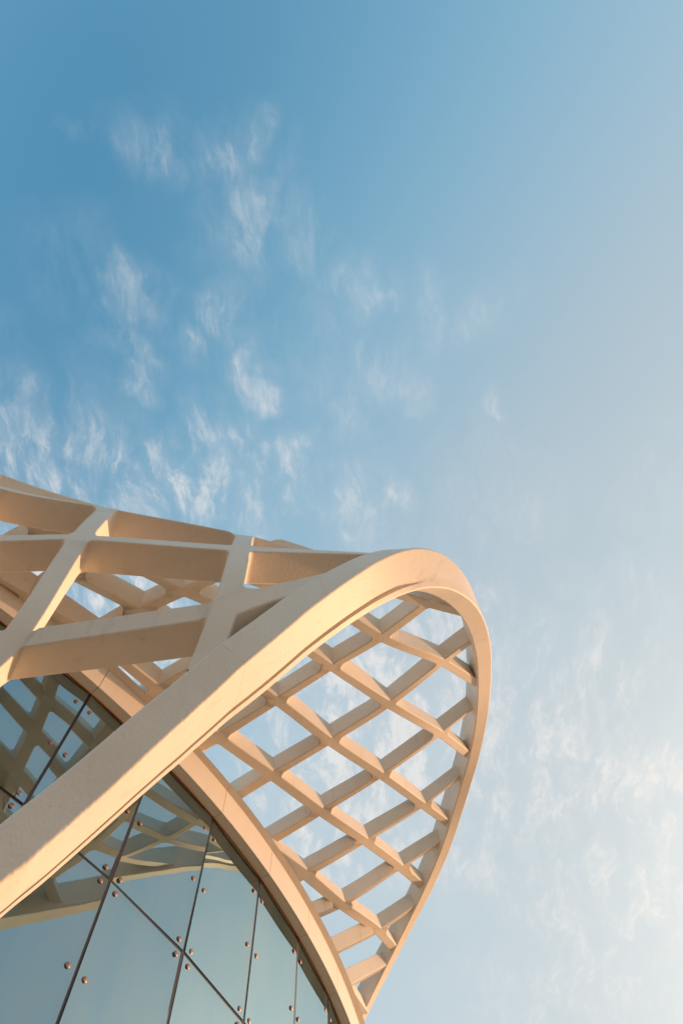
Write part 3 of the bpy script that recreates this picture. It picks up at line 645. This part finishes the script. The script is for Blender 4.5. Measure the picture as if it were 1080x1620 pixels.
# tangent of every bar at every end: lines run on smoothly through a node
TAN = {}
for k in NP:
    P_, n = NP[k][:2]
    for i, o, ty in adj[k]:
        d = (NP[o][0] - P_).normalized(); best = None
        for i2, o2, ty2 in adj[k]:
            if i2 == i: continue
            d2 = (NP[o2][0] - P_).normalized(); c = d.dot(d2)
            if c < -0.72 and (best is None or c < best[0]): best = (c, d2)
        t = (d - best[1]).normalized() if best else d
        if best: t = (t*0.75 + d*0.25).normalized() if NP[o][2] != 'e' else (t*0.25 + d*0.75).normalized()
        TAN[(i, k)] = t
def curve_pt(i, a, b, s):
    Pa, Pb = NP[a][0], NP[b][0]; L = (Pb-Pa).length
    ta, tb = TAN[(i, a)], -TAN[(i, b)]
    h1 = 2*s**3-3*s**2+1; h2 = s**3-2*s**2+s; h3 = -2*s**3+3*s**2; h4 = s**3-s**2
    Q = Pa*h1 + ta*(L*h2) + Pb*h3 + tb*(L*h4)
    D = Pa*(6*s*s-6*s) + ta*(L*(3*s*s-4*s+1)) + Pb*(6*s-6*s*s) + tb*(L*(3*s*s-2*s))
    n = NP[a][1].lerp(NP[b][1], s).normalized()
    return Q, D.normalized(), n, L
def off(i, a, b, s, side, w):
    Q, D, n, L = curve_pt(i, a, b, s)
    return Q + n.cross(D).normalized()*(w*side)
# corners between neighbouring bars at a node
CORN = {}
for k in NP:
    P_, n = NP[k][:2]
    if len(adj[k]) < 2: continue
    x = n.orthogonal().normalized(); y = n.cross(x)
    lst = sorted(((math.atan2(TAN[(i, k)].dot(y), TAN[(i, k)].dot(x)), i, o, ty) for i, o, ty in adj[k]))
    for q in range(len(lst)):
        a1, i1, o1, t1 = lst[q]; a2, i2, o2, t2 = lst[(q+1) % len(lst)]
        al = (a2 - a1) % (2*math.pi)
        w1, w2 = HALF[t1], HALF[t2]
        u1, u2 = [(u - n*u.dot(n)).normalized() for u in (TAN[(i1, k)], TAN[(i2, k)])]
        L1 = (NP[o1][0]-P_).length; L2 = (NP[o2][0]-P_).length
        if al < math.radians(165):
            al = max(al, math.radians(38)); sa = math.sin(al); ca = math.cos(al)
            c = P_ + (u1*w2 + u2*w1)/sa
            rad = 0.5*(FIL[t1] + FIL[t2])
            tl = rad/math.tan(al/2)
            d1 = (w2 + w1*ca)/sa + tl; d2 = (w1 + w2*ca)/sa + tl
            d1 = max(0.02, min(d1, 0.45*L1)); d2 = max(0.02, min(d2, 0.45*L2))
        else:
            m_ = (x*math.cos(a1 + al/2) + y*math.sin(a1 + al/2))
            c = P_ + m_*(0.5*(w1+w2)/max(0.35, math.sin(min(al, math.pi*2-0.6)/2)))
            d1, d2 = 0.06, 0.06
        s1, s2 = d1/L1, d2/L2
        p1 = off(i1, k, o1, s1, 1, w1); p2 = off(i2, k, o2, s2, -1, w2)
        def bez(f): return p1*(1-f)**2 + c*(2*f*(1-f)) + p2*f*f
        inn = n.cross((p1-p2)).normalized()
        if inn.dot(P_ - bez(0.5)) < 0: inn = -inn
        CORN[(i1, k, 1)] = ([bez(0.5), bez(0.33), bez(0.16), p1], s1, inn)
        CORN[(i2, k, -1)] = ([bez(0.5), bez(0.67), bez(0.84), p2], s2, inn)
NM = 7
for i, (a, b, ty) in enumerate(BARS):
    w = HALF[ty]
    da_, db_ = NP[a][4], NP[b][4]
    def side(sgn):
        # seen from a: side sgn; seen from b the same flank is -sgn
        ca = CORN.get((i, a, sgn)); cb = CORN.get((i, b, -sgn))
        ca = ca and ca[:2]; cb = cb and cb[:2]
        p0 = off(i, a, b, 0.0, sgn, w); pA, sa = ca if ca else ([p0.lerp(off(i, a, b, 0.03, sgn, w), q/3) for q in range(4)], 0.03)
        p1 = off(i, a, b, 1.0, sgn, w); pB, sb = cb if cb else ([p1.lerp(off(i, a, b, 0.97, sgn, w), q/3) for q in range(4)], 0.03)
        S_ = [sa + (1-sa-sb)*(q+1)/(NM+1) for q in range(NM)]
        pts = pA + [off(i, a, b, s, sgn, w) for s in S_] + pB[::-1]
        prm = [sa*q/3*0.999 for q in range(4)] + S_ + [1-sb + sb*q/3 for q in range(4)]
        return pts, prm
    Lp, Ls = side(1); Rp, Rs = side(-1)
    m = len(Lp); V, F, NR = [], [], []
    bv = 0.024
    ARR = [(0.0, 1.0, 0.0), (0.0032, 0.5, 0.36), (0.011, 0.134, 0.72), (0.024, 0.0, 1.0)]   # drop, inset share, turn of the normal
    c_ = 2*2*len(ARR)
    def inward(pts, q, n, sgn):
        t = (pts[min(q+1, m-1)] - pts[max(q-1, 0)])
        return (t.cross(n) if sgn > 0 else n.cross(t)).normalized()
    for q in range(m):
        s = 0.5*(Ls[q] + Rs[q])
        n = NP[a][1].lerp(NP[b][1], s).normalized(); nd = NP[a][3].lerp(NP[b][3], s).normalized(); d = da_*(1-s) + db_*s
        li = inward(Lp, q, n, 1); ri = inward(Rp, q, n, -1)
        # the halves of a hole's corner belong to two bars: both turn towards the node there
        if q == 0:
            if (i, a, 1) in CORN: li = CORN[(i, a, 1)][2]
            if (i, a, -1) in CORN: ri = CORN[(i, a, -1)][2]
        if q == m-1:
            if (i, b, -1) in CORN: li = CORN[(i, b, -1)][2]
            if (i, b, 1) in CORN: ri = CORN[(i, b, 1)][2]
        def put(p, inn, drop, ins, turn, bottom):
            base = p - nd*(d-drop) if bottom else p - nd*drop
            V.append(base + inn*(bv*ins))
            flat = -n if bottom else n
            side_n = (-inn) - nd*((-inn).dot(nd)); ang = turn*math.pi/2
            NR.append((flat*math.cos(ang) + side_n.normalized()*math.sin(ang)).normalized())
        for dr, ins, tu in ARR: put(Lp[q], li, dr, ins, tu, False)
        for dr, ins, tu in ARR[::-1]: put(Lp[q], li, dr, ins, tu, True)
        for dr, ins, tu in ARR: put(Rp[q], ri, dr, ins, tu, True)
        for dr, ins, tu in ARR[::-1]: put(Rp[q], ri, dr, ins, tu, False)
    for q in range(m-1):
        for j in range(c_):
            j2 = (j+1) % c_
            F.append((q*c_+j, (q+1)*c_+j, (q+1)*c_+j2, q*c_+j2))
    # close each end to the node centre so that neighbouring bars meet there
    for end, q, k, dd in ((0, 0, a, da_), (1, m-1, b, db_)):
        P_, n = NP[k][:2]
        if len(adj[k]) < 2:
            continue
        o = len(V); V += [P_.copy(), P_ - NP[k][3]*dd]; NR += [n, -n]
        b0 = q*c_
        for t in ((b0+c_-1, b0, o), (b0+c_//2-1, b0+c_//2, o+1)): F.append(t[::-1] if end else t)
    o = link('lattice_bar', V, F, M_BAR, canopy)
    o.data.shade_smooth(); o.data.normals_split_custom_set_from_vertices([tuple(v) for v in NR])
